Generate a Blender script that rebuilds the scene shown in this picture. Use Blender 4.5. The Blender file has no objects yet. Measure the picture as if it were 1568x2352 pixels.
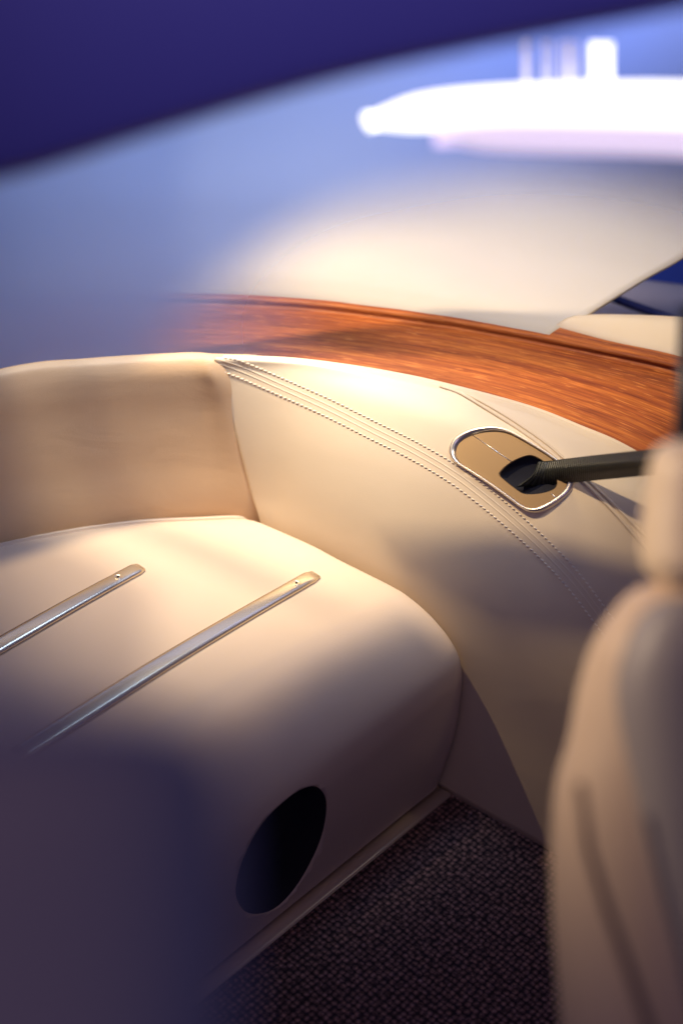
import bpy, bmesh, math, random
from mathutils import Vector, Matrix
from mathutils.bvhtree import BVHTree
random.seed(7)
S = bpy.context.scene
COL = S.collection
V = Vector

# ------------------------------------------------------------------ camera
PITCH = math.radians(35)
CAM = V((0, 0, 1.35))
FWD = V((0, math.cos(PITCH), -math.sin(PITCH)))
UP = V((0, math.sin(PITCH), math.cos(PITCH)))
RT = V((1, 0, 0))
TH = 0.36
cd = bpy.data.cameras.new('camera'); cam = bpy.data.objects.new('camera', cd); COL.objects.link(cam)
cam.location = CAM; cam.rotation_euler = (math.radians(55), 0, 0)
cd.sensor_fit = 'VERTICAL'; cd.sensor_height = 36; cd.lens = 50
cd.clip_start = 0.02; cd.clip_end = 100
cd.dof.use_dof = True; cd.dof.focus_distance = 1.66; cd.dof.aperture_fstop = 1.9
S.camera = cam

# ------------------------------------------------------------------ world and lamps
w = bpy.data.worlds.new('World'); S.world = w; w.use_nodes = True
bg = w.node_tree.nodes['Background']
bg.inputs['Color'].default_value = (0.16, 0.15, 0.42, 1); bg.inputs['Strength'].default_value = 0.22

def area(name, loc, target, size, power, col, sy=None):
    l = bpy.data.lights.new(name, 'AREA'); l.size = size; l.energy = power; l.color = col
    if sy: l.shape = 'RECTANGLE'; l.size_y = sy
    o = bpy.data.objects.new(name, l); COL.objects.link(o); o.location = loc
    o.rotation_euler = (V(target) - V(loc)).to_track_quat('-Z', 'Y').to_euler()
    return o
def spot(name, loc, target, ang, blend, power, col, rad):
    l = bpy.data.lights.new(name, 'SPOT'); l.energy = power; l.color = col; l.spot_size = math.radians(ang); l.spot_blend = blend; l.shadow_soft_size = rad
    o = bpy.data.objects.new(name, l); COL.objects.link(o); o.location = loc
    o.rotation_euler = (V(target) - V(loc)).to_track_quat('-Z', 'Y').to_euler()
    return o
KEY = V((-.75, 1.79, 1.95))
spot('key_lamp', KEY, (-.04, 1.58, .42), 37, 1.0, 172, (1.0, .78, .48), .018)
spot('second_key_lamp', (.80, 1.30, 1.9), (.22, 1.70, .50), 34, 1, 105, (1.0, .83, .56), .09)  # second warm key, added to brighten the wood, right rim and liner
spot('rim_fill', (-.18, 1.60, 2.25), (-.20, 1.56, .45), 27, 1, 115, (1.0, .89, .66), .05)  # unseen light added to brighten the rim tops
bl = area('blue_fill', (.0, 1.55, 1.75), (-.15, 1.95, .72), .5, 5.2, (.42, .62, 1.0)); bl.data.spread = math.radians(75)  # blue light added for the glass and the liner
ll = area('liner_fill', (.25, 1.15, 1.25), (.26, 1.85, .95), .35, 2.4, (.55, .60, 1.0)); ll.data.spread = math.radians(60)  # weak blue light added to lift the upper liner
spot('navy_fill', (.08, .25, 1.36), (.0, .70, 1.20), 85, 1, 5.4, (.58, .50, 1.0), .1)  # added to brighten the navy sheet at the top
spot('seat_fill', (-1.2, .95, 1.35), (.29, .74, .86), 28, 1, 88, (1.0, .77, .54), .08)  # warm light added for the right seat's left edge
area('fill_lamp', (-.5, -.3, 1.9), (.2, 1.2, .2), .9, 1.3, (1.0, .56, .42))

S.view_settings.view_transform = 'Standard'; S.view_settings.look = 'None'
S.view_settings.exposure = 0; S.view_settings.gamma = 1
S.view_settings.use_curve_mapping = False
S.render.engine = 'CYCLES'

# ------------------------------------------------------------------ helpers
def ray(px, py):
    return FWD + RT * ((px - 784) / 1176 * TH) + UP * ((1176 - py) / 1176 * TH)
def pt(px, py, t): return CAM + ray(px, py) * t
def pz(px, py, z):
    d = ray(px, py); return CAM + d * ((z - CAM.z) / d.z)

def nodes(name):
    m = bpy.data.materials.new(name); m.use_nodes = True
    nt = m.node_tree; return m, nt, nt.nodes['Principled BSDF']
def add(nt, typ, **kw):
    n = nt.nodes.new(typ)
    for k, v in kw.items():
        if k in n.inputs: n.inputs[k].default_value = v
        else: setattr(n, k, v)
    return n

def leather(name, col, rough=.5, grain=900, gstr=.12, wrinkle=0.0, wscale=14, coat=0.0, var=.04):
    m, nt, b = nodes(name); L = nt.links
    tc = add(nt, 'ShaderNodeTexCoord')
    n1 = add(nt, 'ShaderNodeTexNoise', Scale=7.0, Detail=3.0)
    L.new(tc.outputs['Object'], n1.inputs['Vector'])
    mx = add(nt, 'ShaderNodeMix', data_type='RGBA')
    mx.inputs[6].default_value = (*[c * (1 - var) for c in col], 1)
    mx.inputs[7].default_value = (*[min(1, c * (1 + var)) for c in col], 1)
    L.new(n1.outputs[0], mx.inputs[0]); L.new(mx.outputs[2], b.inputs['Base Color'])
    b.inputs['Roughness'].default_value = rough
    b.inputs['Coat Weight'].default_value = coat; b.inputs['Coat Roughness'].default_value = .3
    vo = add(nt, 'ShaderNodeTexVoronoi', Scale=grain); L.new(tc.outputs['Object'], vo.inputs['Vector'])
    bp = add(nt, 'ShaderNodeBump', Strength=gstr, Distance=.0006)
    L.new(vo.outputs['Distance'], bp.inputs['Height'])
    if wrinkle:
        n2 = add(nt, 'ShaderNodeTexNoise', Scale=wscale, Detail=4.0, Distortion=.8)
        mp = add(nt, 'ShaderNodeMapping'); mp.inputs['Scale'].default_value = (1, 1, 2.2)
        L.new(tc.outputs['Object'], mp.inputs[0]); L.new(mp.outputs[0], n2.inputs['Vector'])
        b2 = add(nt, 'ShaderNodeBump', Strength=wrinkle, Distance=.012)
        L.new(n2.outputs[0], b2.inputs['Height']); L.new(b2.outputs[0], bp.inputs['Normal'])
    L.new(bp.outputs[0], b.inputs['Normal'])
    return m
def plain(name, col, rough=.5, metal=0, coat=0, emit=None, es=1):
    m, nt, b = nodes(name); L = nt.links
    b.inputs['Base Color'].default_value = (*col, 1); b.inputs['Metallic'].default_value = metal
    b.inputs['Coat Weight'].default_value = coat
    n = add(nt, 'ShaderNodeTexNoise', Scale=14.0, Detail=1.0)
    tc = add(nt, 'ShaderNodeTexCoord'); L.new(tc.outputs['Object'], n.inputs['Vector'])
    r = add(nt, 'ShaderNodeMapRange'); r.inputs['To Min'].default_value = rough * .85; r.inputs['To Max'].default_value = min(1, rough * 1.15)
    L.new(n.outputs[0], r.inputs[0]); L.new(r.outputs[0], b.inputs['Roughness'])
    if emit:
        b.inputs['Emission Color'].default_value = (*emit, 1); b.inputs['Emission Strength'].default_value = es
    return m

CREAM = (.73, .585, .41)
M = {}
M['cream'] = leather('cream_leather', CREAM, .48, wrinkle=.05, wscale=5)
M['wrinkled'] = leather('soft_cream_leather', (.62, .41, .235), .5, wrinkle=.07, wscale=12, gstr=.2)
M['bench'] = leather('bench_leather', (.67, .52, .39), .45, wrinkle=.05, wscale=6, coat=.15)
M['liner'] = leather('liner_cloth', (.44, .40, .36), .8, grain=1400, wrinkle=.06, wscale=8)
M['seat'] = leather('seat_leather', (.66, .50, .36), .55)
M['seat_in'] = leather('seat_insert_shaded', (.30, .27, .27), .5)  # shade and bluish reflection on the inner shell put into its grey
M['taupe'] = leather('taupe_leather', (.34, .35, .43), .7)
M['thread'] = plain('thread', (.88, .80, .66), .6)
M['chrome'] = plain('chrome', (.88, .74, .54), .24, .85)
M['champagne'] = plain('champagne_metal', (.27, .17, .08), .5, .5)
M['bezel'] = plain('bezel_metal', (.86, .78, .68), .3, 1)
M['black'] = plain('black_plastic', (.008, .008, .014), .45)
M['deepblack'] = plain('black_felt', (.004, .004, .012), .9)
M['navy'] = plain('navy_sheet', (.05, .045, .21), .7, 0, 0)
M['bluemetal'] = plain('blue_frame', (.03, .05, .22), .3, .3, .4)
M['blueglass'] = plain('dark_blue_glass', (.05, .07, .28), .15, 0, .5)
M['glare'] = plain('glare_white', (1, 1, 1), .4, emit=(1, .98, 1), es=1.7)  # glow standing in for the white reflection at the top
M['glare_soft'] = plain('glare_dim', (1, 1, 1), .4, emit=(.75, .66, .95), es=.55)

def wood():
    m, nt, b = nodes('varnished_wood'); L = nt.links
    uv = add(nt, 'ShaderNodeUVMap')
    def nz(sx, sy, detail, dist=0.0):
        mp = add(nt, 'ShaderNodeMapping'); mp.inputs['Scale'].default_value = (sx, sy, 1)
        n = add(nt, 'ShaderNodeTexNoise', Scale=1.0, Detail=detail, Distortion=dist)
        L.new(uv.outputs[0], mp.inputs[0]); L.new(mp.outputs[0], n.inputs['Vector']); return n
    a = nz(2.6, 120, 4, .1); f = nz(18, 560, 2); p = nz(34, 700, 1)
    r1 = add(nt, 'ShaderNodeValToRGB'); e = r1.color_ramp.elements
    e[0].position = .30; e[0].color = (.20, .040, .012, 1); e[1].position = .72; e[1].color = (.50, .15, .027, 1)
    x = e.new(.5); x.color = (.34, .085, .017, 1)
    L.new(a.outputs[0], r1.inputs[0])
    r2 = add(nt, 'ShaderNodeValToRGB'); e = r2.color_ramp.elements
    e[0].position = .33; e[0].color = (.55, .48, .44, 1); e[1].position = .66; e[1].color = (1.25, 1.3, 1.3, 1)
    L.new(f.outputs[0], r2.inputs[0])
    mul = add(nt, 'ShaderNodeMix', data_type='RGBA', blend_type='MULTIPLY'); mul.inputs[0].default_value = .8
    L.new(r1.outputs[0], mul.inputs[6]); L.new(r2.outputs[0], mul.inputs[7])
    r3 = add(nt, 'ShaderNodeValToRGB'); e = r3.color_ramp.elements
    e[0].position = .62; e[0].color = (0, 0, 0, 1); e[1].position = .70; e[1].color = (1, 1, 1, 1)
    L.new(p.outputs[0], r3.inputs[0])
    m2 = add(nt, 'ShaderNodeMix', data_type='RGBA'); m2.inputs[7].default_value = (.56, .19, .045, 1)
    L.new(r3.outputs[0], m2.inputs[0]); L.new(mul.outputs[2], m2.inputs[6])
    L.new(m2.outputs[2], b.inputs['Base Color'])
    b.inputs['Roughness'].default_value = .5; b.inputs['Coat Weight'].default_value = .12; b.inputs['Coat Roughness'].default_value = .3; b.inputs['Specular IOR Level'].default_value = .3
    return m
M['wood'] = wood()

def carpet():
    m, nt, b = nodes('woven_carpet'); L = nt.links
    tc = add(nt, 'ShaderNodeTexCoord')
    mp = add(nt, 'ShaderNodeMapping'); mp.inputs['Rotation'].default_value = (0, 0, math.radians(44))
    L.new(tc.outputs['Object'], mp.inputs[0])
    nd = add(nt, 'ShaderNodeTexNoise', Scale=55.0, Detail=2.0); L.new(tc.outputs['Object'], nd.inputs['Vector'])
    mixv = add(nt, 'ShaderNodeVectorMath', operation='MULTIPLY_ADD'); mixv.inputs[1].default_value = (.0035,) * 3
    L.new(nd.outputs[1], mixv.inputs[0]); L.new(mp.outputs[0], mixv.inputs[2])
    vo = add(nt, 'ShaderNodeTexVoronoi', Scale=140.0, Randomness=.30); L.new(mixv.outputs[0], vo.inputs['Vector'])
    cr = add(nt, 'ShaderNodeValToRGB'); e = cr.color_ramp.elements
    e[0].position = .15; e[0].color = (1, 1, 1, 1); e[1].position = .62; e[1].color = (0, 0, 0, 1)
    L.new(vo.outputs['Distance'], cr.inputs[0])
    n = add(nt, 'ShaderNodeTexNoise', Scale=150.0, Detail=2.0); L.new(tc.outputs['Object'], n.inputs['Vector'])
    mu = add(nt, 'ShaderNodeMath', operation='MULTIPLY'); L.new(cr.outputs[0], mu.inputs[0])
    mr = add(nt, 'ShaderNodeMapRange'); mr.inputs[1].default_value = .35; mr.inputs[2].default_value = .68; mr.inputs[3].default_value = .15
    L.new(n.outputs[0], mr.inputs[0]); L.new(mr.outputs[0], mu.inputs[1])
    mx = add(nt, 'ShaderNodeMix', data_type='RGBA')
    mx.inputs[6].default_value = (.016, .008, .012, 1); mx.inputs[7].default_value = (.56, .31, .27, 1)
    L.new(mu.outputs[0], mx.inputs[0]); L.new(mx.outputs[2], b.inputs['Base Color'])
    bp = add(nt, 'ShaderNodeBump', Strength=.9, Distance=.003); L.new(mu.outputs[0], bp.inputs['Height'])
    L.new(bp.outputs[0], b.inputs['Normal']); b.inputs['Roughness'].default_value = .9
    return m
M['carpet'] = carpet()

def belt_mat():
    m, nt, b = nodes('black_webbing'); L = nt.links
    uv = add(nt, 'ShaderNodeUVMap')
    wv = add(nt, 'ShaderNodeTexWave', Scale=90.0, Distortion=.3); wv.bands_direction = 'X'
    L.new(uv.outputs[0], wv.inputs['Vector'])
    mx = add(nt, 'ShaderNodeMix', data_type='RGBA')
    mx.inputs[6].default_value = (.004, .004, .003, 1); mx.inputs[7].default_value = (.025, .027, .014, 1)
    L.new(wv.outputs[0], mx.inputs[0]); L.new(mx.outputs[2], b.inputs['Base Color'])
    bp = add(nt, 'ShaderNodeBump', Strength=.6, Distance=.001); L.new(wv.outputs[0], bp.inputs['Height'])
    L.new(bp.outputs[0], b.inputs['Normal']); b.inputs['Roughness'].default_value = .42
    return m
M['belt'] = belt_mat()

def tag(o, label=None, cat=None, group=None, kind=None):
    if label: o['label'] = label
    if cat: o['category'] = cat
    if group: o['group'] = group
    if kind: o['kind'] = kind
    return o
def empty(name, loc, label, cat, group=None):
    o = bpy.data.objects.new(name, None); COL.objects.link(o); o.location = loc; o.empty_display_size = .05
    return tag(o, label, cat, group)
def link(name, me, mat, parent=None, smooth=True):
    me.materials.append(M[mat] if isinstance(mat, str) else mat)
    for p in me.polygons: p.use_smooth = smooth
    o = bpy.data.objects.new(name, me); COL.objects.link(o)
    if parent:
        o.parent = parent; o.matrix_parent_inverse = Matrix.Translation(parent.location).inverted()
    return o

def cr(p0, p1, p2, p3, t):
    return .5 * ((2 * p1) + (p2 - p0) * t + (2 * p0 - 5 * p1 + 4 * p2 - p3) * t * t + (3 * p1 - p0 - 3 * p2 + p3) * t ** 3)
def spline(pts, n):
    out = []; k = len(pts) - 1
    ext = [pts[0] * 2 - pts[1]] + list(pts) + [pts[-1] * 2 - pts[-2]]
    for i in range(n + 1):
        f = i / n * k; j = min(int(f), k - 1); out.append(cr(ext[j], ext[j + 1], ext[j + 2], ext[j + 3], f - j))
    return out
def closed_spline(pts, sub):
    out = []; n = len(pts)
    for i in range(n):
        for s in range(sub):
            out.append(cr(pts[i - 1], pts[i], pts[(i + 1) % n], pts[(i + 2) % n], s / sub))
    return out
def patch(name, ctrl, nu, nv, mat, parent=None, thick=.006, away=True, uvs=False):
    rows = [spline(r, nu) for r in ctrl]
    cols = [spline([rows[r][i] for r in range(len(rows))], nv) for i in range(nu + 1)]
    verts = [c[j] for c in cols for j in range(nv + 1)]
    H = nv + 1; faces = []
    for i in range(nu):
        for j in range(nv):
            faces.append((i * H + j, (i + 1) * H + j, (i + 1) * H + j + 1, i * H + j + 1))
    c = faces[len(faces) // 2]
    n = (verts[c[1]] - verts[c[0]]).cross(verts[c[3]] - verts[c[0]])
    # majority vote for facing the camera
    vote = 0
    for f in faces[::7]:
        nn = (verts[f[1]] - verts[f[0]]).cross(verts[f[3]] - verts[f[0]])
        if nn.length > 0: vote += 1 if nn.normalized().dot(CAM - verts[f[0]]) > 0 else -1
    if vote < 0: faces = [f[::-1] for f in faces]
    me = bpy.data.meshes.new(name); me.from_pydata(verts, [], faces)
    uvl = me.uv_layers.new(name='UVMap')
    mid = nv // 2; ul = [0]
    for i in range(nu): ul.append(ul[-1] + (cols[i + 1][mid] - cols[i][mid]).length)
    mi = nu // 2; vl = [0]
    for j in range(nv): vl.append(vl[-1] + (cols[mi][j + 1] - cols[mi][j]).length)
    for lp in me.loops:
        vi = lp.vertex_index; uvl.data[lp.index].uv = (ul[vi // H], vl[vi % H])
    me.update()
    bv = BVHTree.FromPolygons([v.copy() for v in verts], faces)
    o = link(name, me, mat, parent)
    if thick:
        s = o.modifiers.new('s', 'SOLIDIFY'); s.thickness = thick; s.offset = -1
    return o, bv
def hit(bv, px, py):
    d = ray(px, py).normalized()
    loc, nr, i, dist = bv.ray_cast(CAM, d)
    if loc is None: raise RuntimeError('miss %s %s' % (px, py))
    if nr.dot(d) > 0: nr = -nr
    return loc, nr
def tube_mesh(pts, r, seg=10, rb=None):
    """sweep of an ellipse: r = list or number"""
    me = bmesh.new(); rings = []
    n = len(pts)
    prev = None
    for i, p in enumerate(pts):
        t = (pts[min(i + 1, n - 1)] - pts[max(i - 1, 0)]).normalized()
        if prev is None:
            a = t.orthogonal().normalized()
        else: a = (prev - t * prev.dot(t)).normalized()
        prev = a; b = t.cross(a); rr = r[i] if isinstance(r, (list, tuple)) else r
        rings.append([me.verts.new(p + (a * math.cos(k / seg * 2 * math.pi) + b * math.sin(k / seg * 2 * math.pi)) * rr) for k in range(seg)])
    for i in range(n - 1):
        for k in range(seg):
            me.faces.new((rings[i][k], rings[i][(k + 1) % seg], rings[i + 1][(k + 1) % seg], rings[i + 1][k]))
    me.faces.new(rings[0][::-1]); me.faces.new(rings[-1])
    return me
def bm_obj(name, bm, mat, parent=None, smooth=True):
    bmesh.ops.recalc_face_normals(bm, faces=bm.faces)
    me = bpy.data.meshes.new(name); bm.to_mesh(me); bm.free()
    return link(name, me, mat, parent, smooth)
def rings_mesh(rings, cap0=False, cap1=False):
    bm = bmesh.new(); R = [[bm.verts.new(p) for p in r] for r in rings]; n = len(R[0])
    for i in range(len(R) - 1):
        for k in range(n):
            bm.faces.new((R[i][k], R[i][(k + 1) % n], R[i + 1][(k + 1) % n], R[i + 1][k]))
    if cap0: bm.faces.new(R[0][::-1])
    if cap1: bm.faces.new(R[-1])
    return bm

# ------------------------------------------------------------------ frame of the compartment
O = V((.127, 1.304, 0)); E1 = V((-.69, -.72, 0)).normalized(); D2 = V((.78, -.63, 0)).normalized()
NW = V((-.63, -.78, 0)).normalized()   # wall normal towards the camera
Z = V((0, 0, 1))

# ------------------------------------------------------------------ floor (structure)
bm = bmesh.new()
q = [bm.verts.new(v) for v in ((-1.6, -.2, 0), (1.6, -.2, 0), (1.6, 2.6, 0), (-1.6, 2.6, 0))]
bm.faces.new(q); fl = bm_obj('floor', bm, 'carpet', smooth=False); tag(fl, kind='structure')

# ------------------------------------------------------------------ bench (luggage shelf)
bench = empty('luggage_bench', O + E1 * .3 - D2 * .2, 'beige leather luggage bench with rounded front and two chrome rails on top', 'bench')
def backb(a):
    P = [(0, -.296), (.06, -.352), (.136, -.418), (.286, -.491), (.5, -.55), (1.2, -.6)]
    for (x0, y0), (x1, y1) in zip(P, P[1:]):
        if a <= x1: return y0 + (y1 - y0) * max(0, (a - x0)) / (x1 - x0)
    return P[-1][1]
TOPZ = .30
def section(a, inset):
    r = .080 + .05 * min(1, max(0, a) / .35)
    bb = backb(max(0, a)) + inset * .4
    zt = TOPZ - inset + .006 * math.sin(min(1, max(a, 0) / .5) * math.pi)
    front = 0.004 - inset; bu = .027
    pts = [(bb - .012, .02), (bb - .012, zt - .03), (bb - .008, zt - .010), (bb + .008, zt - .002), (bb + .05, zt + .001), (bb * .66, zt + .003), (bb * .45 - .02, zt + .001)]
    for k in range(0, 6):
        th = k / 5 * math.pi / 2
        pts.append((front - r + r * math.sin(th) + bu * math.sin(th) ** 2 * (.35 + .65 * math.exp(-max(a, 0) / .35)), zt - r * .95 + r * .95 * math.cos(th)))
    bu *= .35 + .65 * math.exp(-max(a, 0) / .35)
    pts += [(front + bu * 1.04, zt - r * .95 - .028), (front + bu * .86, .125), (front + bu * .42, .062), (front + .002, .022), (front + .001, .014), (front - .008, .007)]
    return [O + E1 * a + D2 * x + Z * y for x, y in pts]
cols_ = [(0.003, .016), (.006, .006), (.015, 0), (.05, 0), (.11, 0), (.18, 0), (.28, 0), (.42, 0), (.6, 0), (.8, 0), (1.1, 0)]
sec = [section(a, i) for a, i in cols_]
ctrl = [[sec[c][r] for c in range(len(sec))] for r in range(len(sec[0]))]
body, bv_bench = patch('body', ctrl, 90, 90, 'bench', bench, thick=.008)

# port in the front face
zo = [(600, 590), (575, 540), (530, 528), (450, 570), (350, 670), (280, 800), (250, 920), (270, 990), (320, 1020), (400, 1000), (480, 920), (550, 800), (590, 690)]
po = [V((500 + x * .7653, 1900 + y * .7653, 0)) * .784 for x, y in zo]
po = closed_spline(po, 4)
hp = [hit(bv_bench, p.x, p.y) for p in po]
fn = sum((h[1] for h in hp), V()).normalized()
outl = [h[0] for h in hp]; cen = sum(outl, V()) / len(outl)
cut = bm_obj('cutter', rings_mesh([[p + fn * .03 for p in outl], [p - fn * .05 for p in outl]], True, True), 'deepblack')
bo = body.modifiers.new('b', 'BOOLEAN'); bo.object = cut; bo.operation = 'DIFFERENCE'; bo.solver = 'EXACT'
dg = bpy.context.evaluated_depsgraph_get()
nm = bpy.data.meshes.new_from_object(body.evaluated_get(dg)); body.modifiers.clear(); body.data = nm
nm.materials.clear(); nm.materials.append(M['bench'])
bpy.data.objects.remove(cut)
def sc(pts, c, s): return [c + (p - c) * s for p in pts]
cup = bm_obj('port_cup', rings_mesh([[p - fn * .002 for p in sc(outl, cen, .999)], [p - fn * .004 for p in sc(outl, cen, .975)], [p - fn * .03 for p in sc(outl, cen, .93)], [p - fn * .034 for p in sc(outl, cen, .5)]], False, True), 'deepblack', bench)

# pale strip between the bench and the carpet
bm = bmesh.new()
def strip(bm, a0, a1, b0, b1, z0, z1):
    c = [O + E1 * a + D2 * b + Z * z for a, b, z in ((a0, b0, z0), (a1, b0, z0), (a1, b1, z0), (a0, b1, z0), (a0, b0, z1), (a1, b0, z1), (a1, b1, z1), (a0, b1, z1))]
    v = [bm.verts.new(p) for p in c]
    for f in ((0, 1, 2, 3), (4, 7, 6, 5), (0, 4, 5, 1), (1, 5, 6, 2), (2, 6, 7, 3), (3, 7, 4, 0)): bm.faces.new([v[i] for i in f])
strip(bm, .003, 1.1, -.004, .022, .001, .008)
bmesh.ops.recalc_face_normals(bm, faces=bm.faces)
bmesh.ops.bevel(bm, geom=[e for e in bm.edges], offset=.0025, segments=2, affect='EDGES')
k = bm_obj('sill_strip', bm, 'bench'); tag(k, 'narrow pale leather strip between the bench foot and the dark carpet', 'trim strip')

# chrome rails
def rail(p_end, p_far, label, wid):
    A, nA = hit(bv_bench, *p_end); B, nB = hit(bv_bench, *p_far)
    root = empty('chrome_rail', A, label, 'rail', 'chrome rails on the bench')
    bm = bmesh.new(); n = 40; rings = []
    side = (B - A).normalized().cross(nA).normalized()
    for i in range(n + 1):
        f = i / n; p = A.lerp(B, f)
        loc, nr, _, _ = bv_bench.find_nearest(p)
        nr = nr if nr.z > 0 else -nr
        e = 1 - max(0, 1 - f * n / .9) ** 2 * .22
        hh = .0055 * (1 - max(0, (1 - f * n / 1.2)) * .35)
        w2 = wid / 2 * e
        prof = [(-1, -.0005), (-1, .55), (-.9, .92), (-.5, 1.0), (0, 1.03), (.5, 1.0), (.9, .92), (1, .55), (1, -.0005)]
        # the bar turns on its long axis a little towards the far end
        tw = math.radians(24) * min(1, max(0, (f - .12) / .5))
        ring = []
        for sx, sz in prof:
            x = sx * w2; z = max(0, sz) * hh
            ring.append(loc + side * x + nr * (z + (x * math.tan(tw) * .5 if sz > .2 else 0) + (.003 * math.sin(tw) if sz > .2 else 0)))
        rings.append([bm.verts.new(r) for r in ring])
    for i in range(n):
        for k in range(8): bm.faces.new((rings[i][k], rings[i][k + 1], rings[i + 1][k + 1], rings[i + 1][k]))
        bm.faces.new((rings[i][8], rings[i][0], rings[i + 1][0], rings[i + 1][8]))
    bm.faces.new(rings[0]); bm.faces.new(rings[-1][::-1])
    bm_obj('bar', bm, 'chrome', root)
    c = A.lerp(B, .075 if (B-A).length > .3 else .12) + nA * .0066
    ax = (B - A).normalized(); sd = ax.cross(nA).normalized(); up = sd.cross(ax).normalized()
    if up.dot(nA) < 0: up = -up
    def ring(r, h): return [c + (ax * math.cos(t) + sd * math.sin(t)) * r + up * h for t in [k / 24 * 2 * math.pi for k in range(24)]]
    sR = bm_obj('screw', rings_mesh([ring(.0056, -.002), ring(.0054, .0002), ring(.0048, .0006), ring(.0040, .0002), ring(.0022, -.0002)], False, True), 'chrome', root)
    bm_obj('screw_socket', rings_mesh([ring(.0018, .0), ring(.0016, .0004)], False, True), 'deepblack', sR)
    return root
rail((725, 1322), (40, 1740), 'chrome rail with screw, the one nearer the bench front, its far end fading from view', .0205)
rail((325, 1305), (-160, 1582), 'bright chrome rail with screw at the left edge of the bench top', .0205)

# ------------------------------------------------------------------ bulkhead (rear) 
rimz = .495
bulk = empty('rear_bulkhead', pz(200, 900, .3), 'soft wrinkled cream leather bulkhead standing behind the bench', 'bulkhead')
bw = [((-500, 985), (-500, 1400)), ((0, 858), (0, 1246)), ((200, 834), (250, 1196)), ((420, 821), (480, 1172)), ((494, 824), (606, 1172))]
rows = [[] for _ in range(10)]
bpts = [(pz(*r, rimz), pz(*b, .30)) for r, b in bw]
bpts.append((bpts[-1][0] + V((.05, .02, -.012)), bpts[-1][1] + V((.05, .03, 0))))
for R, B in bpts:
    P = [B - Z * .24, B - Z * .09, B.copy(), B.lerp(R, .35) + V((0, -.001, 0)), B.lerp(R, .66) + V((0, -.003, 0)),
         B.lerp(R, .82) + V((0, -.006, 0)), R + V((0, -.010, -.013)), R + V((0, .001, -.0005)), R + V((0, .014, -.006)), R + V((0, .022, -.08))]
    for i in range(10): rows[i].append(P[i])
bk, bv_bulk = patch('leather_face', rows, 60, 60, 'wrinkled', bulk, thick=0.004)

# ------------------------------------------------------------------ side panel
side = empty('side_panel', O + D2 * .1, 'large smooth cream leather side panel with double stitched seam and chrome edged belt outlet', 'side panel')
rimpx = [(494, 824), (600, 827), (700, 834), (850, 855), (1000, 885), (1200, 938), (1330, 988), (1450, 1043), (1700, 1200), (2000, 1420)]
sb = [-.2945, -.265, -.235, -.17, -.10, -.01, .06, .13, .32, .62]
NR = 11; rows = [[] for _ in range(NR)]
for (r, s) in zip(rimpx, sb):
    R = pz(*r, rimz); W0 = O + D2 * s; W = W0 + Z * .27
    off = V((R.x - W0.x, R.y - W0.y, 0)); L_ = off.length
    kf = min(1, max(0, (s + .2945) / .08)); c1 = W.lerp(R, .33) * (1 - kf) + (W + Z * .10) * kf; c2 = R - off * .42 - Z * .012; c2 = W.lerp(R, .67) * (1 - kf) + c2 * kf
    # keep the fold corner tight
    def bz(t): return W * (1 - t) ** 3 + c1 * 3 * t * (1 - t) ** 2 + c2 * 3 * t * t * (1 - t) + R * t ** 3
    P = [W0 - Z * .005, W0 + Z * .14, W, bz(.25), bz(.5), bz(.75), bz(.93)]
    out = off.normalized() if L_ > .02 else V((0, 1, 0))
    out = (V((-D2.y, D2.x, 0)) * .7 + V((0, 1, 0)) * .6).normalized()
    P += [R + out * -.002, R + out * .006 - Z * .0005, R + out * .014 - Z * .008, R + out * .016 - Z * .08]
    for i in range(NR): rows[i].append(P[i])
sp, bv_side = patch('leather_face', rows, 110, 90, 'cream', side, thick=.004)

def on_side(pxs, n, lift=0):
    ps = spline([V((x, y, 0)) for x, y in pxs], n)
    out = []
    for p in ps:
        try: l, nr = hit(bv_side, p.x, p.y)
        except RuntimeError: continue
        out.append((l + nr * lift, nr))
    return out
def even(pn, step):
    out = [pn[0]]; acc = 0
    for a, b in zip(pn, pn[1:]):
        acc += (b[0] - a[0]).length
        if acc >= step: out.append(b); acc = 0
    return out
seam_px = [(506, 832), (560, 851), (640, 886), (750, 935), (860, 990), (950, 1035), (1040, 1088), (1120, 1148), (1200, 1216), (1260, 1273), (1320, 1338), (1390, 1432), (1440, 1510), (1500, 1620)]
base = on_side(seam_px, 900)
def offset_line(off, lift):
    out = []
    for i, (p, n) in enumerate(base):
        t = (base[min(i + 3, len(base) - 1)][0] - base[max(i - 3, 0)][0]).normalized()
        sdv = t.cross(n).normalized()
        l, nr, _, _ = bv_side.find_nearest(p + sdv * off)
        if nr.dot(CAM - l) < 0: nr = -nr
        out.append((l + nr * lift, nr, sdv))
    return out
for offs in (-.0030, .0030):
    o_ = offset_line(offs, -.0014)
    bm_obj('seam_welt', tube_mesh([q[0] for q in even(o_, .004)], .0018, 8), 'cream', side)
for offs in (-.0105, .0105):
    o_ = even(offset_line(offs, .0002), .0056)
    bm = bmesh.new()
    for (a, b) in zip(o_, o_[1:]):
        d = b[0] - a[0]
        if d.length < .001: continue
        p0 = a[0] + d * .16 + a[2] * .0006; p1 = a[0] + d * .84 - a[2] * .0006
        pts = [p0 - a[1] * .0008, p0.lerp(p1, .15) + a[1] * .0004, p0.lerp(p1, .5) + a[1] * .0008, p0.lerp(p1, .85) + a[1] * .0004, p1 - a[1] * .0008]
        tb = tube_mesh(pts, [.0004, .0006, .0007, .0006, .0004], 6)
        me = bpy.data.meshes.new('tmp'); tb.to_mesh(me); tb.free(); bm.from_mesh(me); bpy.data.meshes.remove(me)
    bm_obj('stitch_row', bm, 'thread', side)
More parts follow.
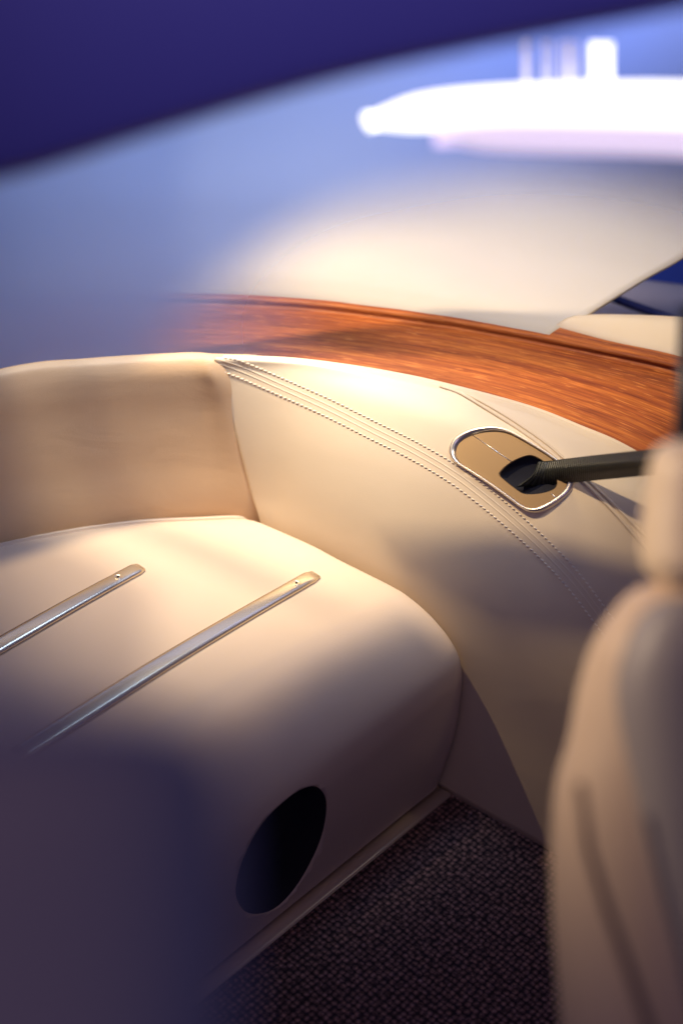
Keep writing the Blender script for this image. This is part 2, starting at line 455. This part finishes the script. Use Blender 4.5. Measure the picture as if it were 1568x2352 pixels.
# upper trim lines, above the belt outlet
for pl, r in (([(1010, 888), (1060, 906), (1130, 948), (1200, 992), (1270, 1044), (1330, 1098), (1400, 1166), (1470, 1246), (1520, 1310)], .0022),
              ([(1050, 897), (1110, 926), (1180, 968), (1250, 1016), (1300, 1058), (1360, 1112), (1420, 1170), (1480, 1232), (1530, 1290)], .0016)):
    ln = on_side(pl, 160, .0004)
    bm_obj('trim_welt', tube_mesh([p for p, n in ln], r, 8), 'cream', side)

# ------------------------------------------------------------------ belt outlet
def z6(x, y): return V((1300 + x * .41454, 1150 + y * .41454, 0)) * .784
outer = closed_spline([z6(*p) for p in [(38, 420), (62, 345), (130, 292), (225, 258), (340, 245), (440, 260), (540, 308), (650, 372), (770, 448), (860, 520), (910, 590), (920, 650), (898, 705), (850, 752), (780, 802), (700, 842), (630, 852), (560, 828), (460, 755), (320, 655), (175, 560), (75, 495)]], 4)
slot = closed_spline([z6(*p) for p in [(385, 582), (405, 545), (450, 505), (520, 465), (600, 440), (650, 452), (710, 490), (770, 560), (800, 620), (790, 670), (740, 700), (650, 718), (560, 716), (500, 680), (430, 625)]], 4)
oh = [hit(bv_side, p.x, p.y) for p in outer]
bn = sum((h[1] for h in oh), V()).normalized(); bc = sum((h[0] for h in oh), V()) / len(oh)
def plane_pt(p, h):
    d = ray(p.x, p.y); t = (bc + bn * h - CAM).dot(bn) / d.dot(bn); return CAM + d * t
OP = [plane_pt(p, 0) for p in outer]
outlet = empty('belt_outlet', bc, 'rounded champagne belt outlet with bright metal rim set in the side panel', 'belt outlet')
def off(pts, s, h): 
    return [bc + (p - bc) * s + bn * h for p in pts]
R0 = [h[0] - bn * .004 for h in oh]
cut = bm_obj('cutter', rings_mesh([[p + bn * .05 for p in off(OP, .95, 0)], [p - bn * .05 for p in off(OP, .95, 0)]], True, True), 'deepblack')
bo = sp.modifiers.new('b', 'BOOLEAN'); bo.object = cut; bo.operation = 'DIFFERENCE'; bo.solver = 'EXACT'
nm = bpy.data.meshes.new_from_object(sp.evaluated_get(bpy.context.evaluated_depsgraph_get())); sp.modifiers.clear(); sp.data = nm
nm.materials.clear(); nm.materials.append(M['cream'])
bpy.data.objects.remove(cut)
bm_obj('rim', rings_mesh([R0, off(OP, 1.0, .002), off(OP, .985, .0048), off(OP, .955, .0062), off(OP, .92, .0052), off(OP, .90, .0030), off(OP, .885, .0012), off(OP, .885, -.012)]), 'bezel', outlet)
# plate with slot: ring between inner rim and slot
N = len(outer)
PL = off(OP, .89, .0022)
SL0 = [plane_pt(p, .0022) for p in slot]
sc_ = sum(SL0, V()) / len(SL0)
# resample slot by angle around its centre so it pairs with the plate outline
tx = (PL[0] - bc).normalized(); tx = (tx - bn * tx.dot(bn)).normalized(); ty = bn.cross(tx)
def ang(v): return math.atan2(v.dot(ty), v.dot(tx))
SA = sorted([(ang(p - sc_), (p - sc_).length) for p in SL0])
def rad(a):
    A = SA + [(SA[0][0] + 2 * math.pi, SA[0][1])]
    if a < SA[0][0]: a += 2 * math.pi
    for (a0, r0), (a1, r1) in zip(A, A[1:]):
        if a0 <= a <= a1: return r0 + (r1 - r0) * (a - a0) / max(1e-9, a1 - a0)
    return SA[0][1]
SL = []
for p in PL:
    a = ang(p - sc_); SL.append(sc_ + (tx * math.cos(a) + ty * math.sin(a)) * rad(a))
mid1 = [p.lerp(q, .5) for p, q in zip(PL, SL)]
bm_obj('plate', rings_mesh([PL, mid1, SL, [sc_ + (p - sc_) * .96 - bn * .0015 for p in SL]]), 'champagne', outlet, smooth=False)
bm_obj('slot', rings_mesh([[sc_ + (p - sc_) * .965 - bn * .0010 for p in SL], [sc_ + (p - sc_) * .93 - bn * .006 for p in SL], [sc_ + (p - sc_) * .8 - bn * .009 for p in SL]], False, True), 'deepblack', outlet)
def pln(x, y, h): return plane_pt(z6(x, y), h)
bmA = tube_mesh([pln(205 + (475 - 205) * f, 302 + (488 - 302) * f, .0024) for f in (0, .5, 1)], .0005, 6)
t2 = tube_mesh([pln(758 + (800 - 758) * f, 714 + (752 - 714) * f, .0024) for f in (0, .5, 1)], .0005, 6)
inl = plain('inlay', (.9, .85, .78), .3, 1)
bm_obj('inlay_line', bmA, inl, outlet); bm_obj('inlay_line', t2, inl, outlet)

# belt
def zt(x, y, t): p = z6(x, y); return pt(p.x, p.y, t)
tb0 = (bc - CAM).length / ray(z6(500, 550).x, z6(500, 550).y).length
def tpl(x, y, h):
    p = pln(x, y, h); return p
ctrl = [[tpl(690, 500, -.006), tpl(665, 488, .004), zt(760, 480, tb0 - .02), zt(1000, 450, tb0 - .07), zt(1420, 404, tb0 - .16), zt(2200, 318, tb0 - .32)],
        [tpl(640, 580, -.006), tpl(625, 580, .004), zt(740, 562, tb0 - .024), zt(1000, 540, tb0 - .078), zt(1420, 500, tb0 - .172), zt(2200, 430, tb0 - .34)],
        [tpl(560, 660, -.006), tpl(520, 665, .002), zt(740, 655, tb0 - .014), zt(1000, 628, tb0 - .06), zt(1420, 588, tb0 - .15), zt(2200, 520, tb0 - .32)]]
bel, _ = patch('seat_belt', ctrl, 90, 14, 'belt', None, thick=.0014)
tag(bel, 'black ribbed seat belt stretched from the belt outlet towards the seat', 'seat belt')

# added plate above the compartment, shaped to throw the soft shade band on the side panel
def xm(f):
    out = []
    for x, y in [(860, 1250), (1000, 1236), (1150, 1226), (1300, 1252), (1450, 1304), (1560, 1350), (1560, 1520), (1390, 1500), (1250, 1500), (1170, 1502), (1080, 1440), (960, 1370)]:
        if x > 1460:
            l = hit(bv_side, 1455, y)[0] + V((.09, -.05, 0))
        else:
            try: l = hit(bv_side, x, y)[0]
            except RuntimeError: continue
        out.append(KEY.lerp(l, f))
    return out
fp = [V(p) for p in ((.225, 1.215, 0), (.55, .97, 0), (.6, .3, 0), (-.40, .3, 0), (-.40, .59, 0), (-.06, .935, 0), (.095, 1.10, 0))]  # outline of an added unseen plate that keeps the footwell dark
rp = bm_obj('footwell_blocker', rings_mesh([[KEY.lerp(p, .41) for p in fp], [KEY.lerp(p, .42) for p in fp]], True, True), 'black', smooth=False)
tag(rp, 'added dark plate shading the footwell from the key, outside the picture', 'light blocker')
xo = bm_obj('band_blocker', rings_mesh([xm(.58), xm(.60)], True, True), 'black', smooth=False)
tag(xo, 'added dark plate casting the shade band on the side panel, outside the picture', 'shade plate')

# ------------------------------------------------------------------ wood ledge
inner = [(-500, 985), (0, 858), (200, 834), (420, 821), (700, 834), (1000, 885), (1200, 938), (1450, 1043), (1700, 1200), (2000, 1420)]
outerw = [(-500, 745), (0, 690), (200, 680), (420, 677), (700, 690), (1000, 727), (1200, 762), (1400, 802), (1568, 840), (1900, 930)]
rows = [[] for _ in range(8)]
for i, (a, b) in enumerate(zip(inner, outerw)):
    A = pz(*a, rimz); A = A + V((0, .012, -.026)); Bz = pz(b[0], b[1] + 26, rimz + .002)
    C = pz(b[0], b[1], rimz + .014)
    rows[0].append(A - Z * .02); rows[1].append(A); rows[2].append(A.lerp(Bz, .33) + Z * .004); rows[3].append(A.lerp(Bz, .66) + Z * .004); rows[4].append(A.lerp(Bz, .93) + Z * .0025)
    rows[5].append(Bz + V((0, .002, .003))); rows[6].append(C - V((0, .001, .0005))); rows[7].append(C + V((0, .03, .001)))
wd, bv_w = patch('wood_ledge', rows, 120, 50, 'wood', None, thick=.006)
tag(wd, 'curved red brown varnished wood ledge running behind the leather rim', 'wood trim')

# ------------------------------------------------------------------ rear liner
liner = empty('rear_liner', (0, 1.95, .5), 'pale cream curved liner rising behind the wood ledge', 'liner')
edge = [(-500, 740), (0, 688), (200, 677), (420, 674), (700, 687), (900, 709), (1100, 742), (1262, 772)]
edgeR = (1300, 700)
rows = [[] for _ in range(7)]
topx = [(-600, 100), (-100, 100), (150, 110), (420, 120), (740, 150), (1050, 190), (1480, 240), (1980, 220)]
midx = [(-560, 420), (-60, 400), (180, 400), (430, 400), (720, 410), (980, 440), (1300, 520), (1610, 560)]
osp = spline([V((x, y, 0)) for x, y in outerw], 400)
def sp2(pl, n): return [(q.x, q.y) for q in spline([V((x, y, 0)) for x, y in pl], n)]
NC = 35
for a, m_, t_ in zip(sp2(edge, NC), sp2(midx, NC), sp2(topx, NC)):
    A = pz(a[0], min(osp, key=lambda q: abs(q.x - a[0])).y - .5, rimz + .0145) + V((0, .002, 0))
    t0 = (A - CAM).dot(FWD)
    Mp = pt(m_[0], m_[1], t0 + .068); Tp = pt(t_[0], t_[1], t0 + .03)
    A1 = pt(a[0] + (m_[0] - a[0]) * .22, a[1] + (m_[1] - a[1]) * .22, t0 + .045)
    A2 = pt(a[0] + (m_[0] - a[0]) * .6, a[1] + (m_[1] - a[1]) * .6, t0 + .065)
    rows[0].append(A - Z * .05); rows[1].append(A + V((0, .003, 0))); rows[2].append(A1); rows[3].append(A2); rows[4].append(Mp); rows[5].append(Mp.lerp(Tp, .5) + V((0, .02, 0))); rows[6].append(Tp)
ln, bv_ln = patch('cloth_face', rows, 70, 60, 'liner', liner, thick=.006)

# ledge to the right of the liner, window behind it
led = [[pz(1262, 776, 0.495), pz(1400, 812, 0.495), pz(1568, 850, 0.495), pz(1900, 940, 0.495)],
       [pz(1276, 748, 0.511), pz(1400, 775, 0.513), pz(1568, 810, 0.513), pz(1900, 905, 0.513)],
       [pz(1300, 731, 0.517), pz(1400, 732, 0.520), pz(1568, 742, 0.520), pz(1900, 770, 0.520)],
       [pz(1330, 722, 0.505), pz(1420, 722, 0.505), pz(1568, 728, 0.505), pz(1900, 755, 0.505)]]
o, _ = patch('window_ledge', led, 30, 16, 'cream', None, thick=.004)
tag(o, 'sunlit cream leather ledge beside the dark window at the right edge', 'ledge')
win = empty('quarter_window', pt(1500, 690, 2.25), 'dark blue quarter window with blue frame bar, at the right edge', 'window')
rows = [[pt(1280, 745, 2.12), pt(1450, 745, 2.12), pt(1900, 800, 2.12)], [pt(1300, 700, 2.16), pt(1450, 690, 2.16), pt(1900, 800 - 60, 2.16)], [pt(1360, 655, 2.2), pt(1450, 640, 2.2), pt(1900, 700, 2.2)]]
patch('reveal', rows, 12, 12, leather('reveal_leather', (.30, .25, .30), .6), win, thick=.004)
rows = [[pt(1340, 740, 2.36), pt(1600, 800, 2.36), pt(1900, 860, 2.36)], [pt(1330, 560, 2.46), pt(1600, 540, 2.46), pt(1900, 520, 2.46)]]
patch('pane', rows, 6, 6, 'blueglass', win, thick=.005)
bm_obj('frame_bar', tube_mesh([pt(1355, 668, 2.09), pt(1400, 682, 2.085), pt(1470, 708, 2.08), pt(1568, 742, 2.07), pt(1800, 820, 2.05)], .0065, 12), 'bluemetal', win)
bm_obj('mullion', tube_mesh([pt(1455, 590, 2.30), pt(1520, 730, 2.30)], .004, 8), 'bluemetal', win)

# ------------------------------------------------------------------ rear glass with the blurred blue reflection painted in
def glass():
    m, nt, b = nodes('reflection_glass'); L = nt.links
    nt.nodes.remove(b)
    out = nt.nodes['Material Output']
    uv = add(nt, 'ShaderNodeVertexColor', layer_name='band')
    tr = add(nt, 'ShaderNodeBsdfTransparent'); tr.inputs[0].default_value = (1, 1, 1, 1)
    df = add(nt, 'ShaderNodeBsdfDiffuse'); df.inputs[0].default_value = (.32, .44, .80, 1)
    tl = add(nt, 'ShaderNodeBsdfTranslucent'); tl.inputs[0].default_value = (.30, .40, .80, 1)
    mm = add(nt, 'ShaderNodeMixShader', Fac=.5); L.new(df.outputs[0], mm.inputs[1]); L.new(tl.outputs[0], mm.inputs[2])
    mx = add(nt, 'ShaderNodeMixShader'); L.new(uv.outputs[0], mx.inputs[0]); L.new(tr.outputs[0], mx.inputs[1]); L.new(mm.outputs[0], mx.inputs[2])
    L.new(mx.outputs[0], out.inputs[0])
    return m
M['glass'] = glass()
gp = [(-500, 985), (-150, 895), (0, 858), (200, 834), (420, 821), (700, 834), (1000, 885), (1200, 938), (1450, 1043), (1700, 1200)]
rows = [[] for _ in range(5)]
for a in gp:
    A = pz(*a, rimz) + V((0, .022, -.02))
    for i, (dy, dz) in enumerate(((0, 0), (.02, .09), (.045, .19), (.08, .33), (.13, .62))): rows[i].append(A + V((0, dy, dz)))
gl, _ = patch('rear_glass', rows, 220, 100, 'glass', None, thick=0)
tag(gl, 'upright curved rear glass with a painted blue reflection fading towards the right', 'window glass')
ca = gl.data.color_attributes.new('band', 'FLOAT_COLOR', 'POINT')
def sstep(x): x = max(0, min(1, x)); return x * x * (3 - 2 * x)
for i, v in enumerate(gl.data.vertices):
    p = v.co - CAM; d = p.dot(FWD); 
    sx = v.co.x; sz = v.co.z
    # edge of the painted reflection in the glass's own height and width: it climbs to the right
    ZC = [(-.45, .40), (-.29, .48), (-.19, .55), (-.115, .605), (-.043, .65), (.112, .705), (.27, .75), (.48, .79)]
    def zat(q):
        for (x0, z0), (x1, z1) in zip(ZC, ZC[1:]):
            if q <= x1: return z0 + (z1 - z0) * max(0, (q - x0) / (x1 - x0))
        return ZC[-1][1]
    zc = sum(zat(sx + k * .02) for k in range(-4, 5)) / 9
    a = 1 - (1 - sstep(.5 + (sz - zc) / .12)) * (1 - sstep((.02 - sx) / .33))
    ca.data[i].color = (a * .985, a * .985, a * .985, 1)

# ------------------------------------------------------------------ white and pink reflections at the top, built as glowing sheets
lp = empty('white_glare', pt(1300, 260, .95), 'blurred white reflection built as a curved glowing sheet with an upright lit block, upper right', 'glare')
rows = [[pt(x, y, .95) for x, y in ((860, 296), (960, 304), (1100, 294), (1300, 290), (1568, 300), (1900, 330))],
        [pt(x, y, .94) for x, y in ((835, 280), (900, 262), (1100, 250), (1300, 244), (1568, 246), (1900, 270))],
        [pt(x, y, .95) for x, y in ((870, 250), (960, 216), (1100, 198), (1300, 188), (1568, 186), (1900, 205))]]
patch('glare_strip', rows, 40, 12, 'glare', lp, thick=.01)
rows = [[pt(x, y, .86) for x, y in ((1040, 330), (1110, 345), (1250, 352), (1568, 362), (1900, 390))],
        [pt(x, y, .85) for x, y in ((1000, 312), (1110, 315), (1250, 316), (1568, 330), (1900, 350))],
        [pt(x, y, .86) for x, y in ((1000, 296), (1110, 285), (1250, 284), (1568, 292), (1900, 310))]]
patch('glare_lower', rows, 40, 12, plain('pink_glare', (.8, .7, .8), .5, emit=(.62, .52, .66), es=1.1), lp, thick=.008)
patch('glare_block', [[pt(x, y, .97 + dz) for x, dz in ((1352, .012), (1358, .001), (1400, 0), (1408, .012))] for y in (96, 130, 170, 215)], 12, 12, 'glare', lp, thick=.006)
for x, r in ((1208, .0035), (1250, .002), (1262, .0015), (1290, .002), (1306, .0025), (1322, .002)):
    bm_obj('glare_fin', tube_mesh([pt(x, 96, .97), pt(x, 190, .97)], r * .62, 8), 'glare_soft', lp)

# ------------------------------------------------------------------ dark reflection across the top, built as an added navy foreground sheet
re = [(-500, 560), (-100, 430), (100, 380), (400, 285), (780, 175), (1100, 105), (1568, 15), (2000, -80)]
rows = [[pt(x, y - 900, .60) for x, y in re], [pt(x, y - 450, .62) for x, y in re], [pt(x, y - 60, .66) for x, y in re], [pt(x, y, .68) for x, y in re], [pt(x, y - 12, .72) for x, y in re], [pt(x, y - 200, .76) for x, y in re]]
rf, _ = patch('navy_reflection', rows, 40, 40, 'navy', None, thick=.004)
tag(rf, 'dark navy sheet added for the dark reflection, out of focus across the top', 'reflection')

# ------------------------------------------------------------------ seats in the foreground
def loft(name, rows, mat, parent, n=36, ex=2.6, tb=.3):
    rs = spline([V(r[:3]) for r in rows], 40); rt = spline([V((r[3], r[4], 0)) for r in rows], 40)
    rings = []
    for r, q in zip(rs, rt):
        y, l, ri = r; t, dep = q.x, q.y; ring = []
        for k in range(n):
            a = k / n * 2 * math.pi; c, s_ = math.cos(a), math.sin(a)
            cx = math.copysign(abs(c) ** (2 / ex), c); sy = math.copysign(abs(s_) ** (2 / ex), s_)
            ring.append(pt((l + ri) / 2 + (ri - l) / 2 * cx, y, t + dep * (1 + sy)))
        rings.append(ring)
    return bm_obj(name, rings_mesh(rings, True, True), mat, parent)
seat = empty('front_seat', pt(1600, 2300, .95), 'out of focus beige leather seat with headrest along the right edge', 'seat')
T = .80
loft('backrest', [(1332, 1540, 1640, T + .03, .02), (1350, 1462, 1760, T + .02, .04), (1400, 1408, 1850, T + .01, .055), (1480, 1358, 1900, T, .07), (1580, 1326, 1950, T, .08), (1700, 1303, 2000, T, .085), (1790, 1276, 2050, T, .09), (1900, 1266, 2060, T, .09), (2100, 1266, 2100, T, .09), (2352, 1286, 2150, T, .09), (2700, 1310, 2200, T, .09)], 'seat', seat)
loft('insert', [(1375, 1540, 1640, T - .004, .02), (1400, 1480, 1760, T - .012, .04), (1480, 1428, 1850, T - .018, .05), (1600, 1408, 1900, T - .02, .05), (1800, 1440, 1950, T - .022, .05), (2000, 1480, 2000, T - .022, .05), (2200, 1530, 2050, T - .022, .05), (2500, 1600, 2100, T - .022, .05)], 'seat_in', seat)
bm_obj('crease_shade', tube_mesh([pt(x, y, T - .004) for x, y in ((1330, 1800), (1350, 1950), (1390, 2080), (1440, 2220), (1500, 2400), (1560, 2600))], .003, 10), leather('crease_dark', (.26, .17, .13), .6), seat)  # dark tube drawn in for the shade of the seat crease
loft('headrest', [(1012, 1540, 1640, T + .02, .02), (1030, 1506, 1780, T + .01, .035), (1070, 1490, 1850, T, .05), (1150, 1476, 1870, T, .055), (1230, 1468, 1870, T, .055), (1300, 1476, 1850, T, .05), (1345, 1520, 1760, T + .01, .03)], 'cream', seat)
bm_obj('belt_pillar', tube_mesh([pt(1590, 700, .95), pt(1574, 1100, .95)], .009, 12), 'black')
tag(bpy.data.objects['belt_pillar'], 'dark upright pillar beside the wood, cut by the right edge', 'pillar')

fs = empty('near_seat', pt(200, 2300, .45), 'dark blurred taupe seat shoulder filling the lower left corner', 'seat')
loft('shoulder', [(1640, -50, 230, .30, .01), (1650, -300, 360, .29, .02), (1690, -600, 465, .28, .03), (1770, -700, 520, .275, .035), (1950, -700, 540, .27, .04), (2200, -700, 545, .27, .04), (2352, -700, 540, .27, .04), (2700, -700, 530, .27, .04)], 'taupe', fs)
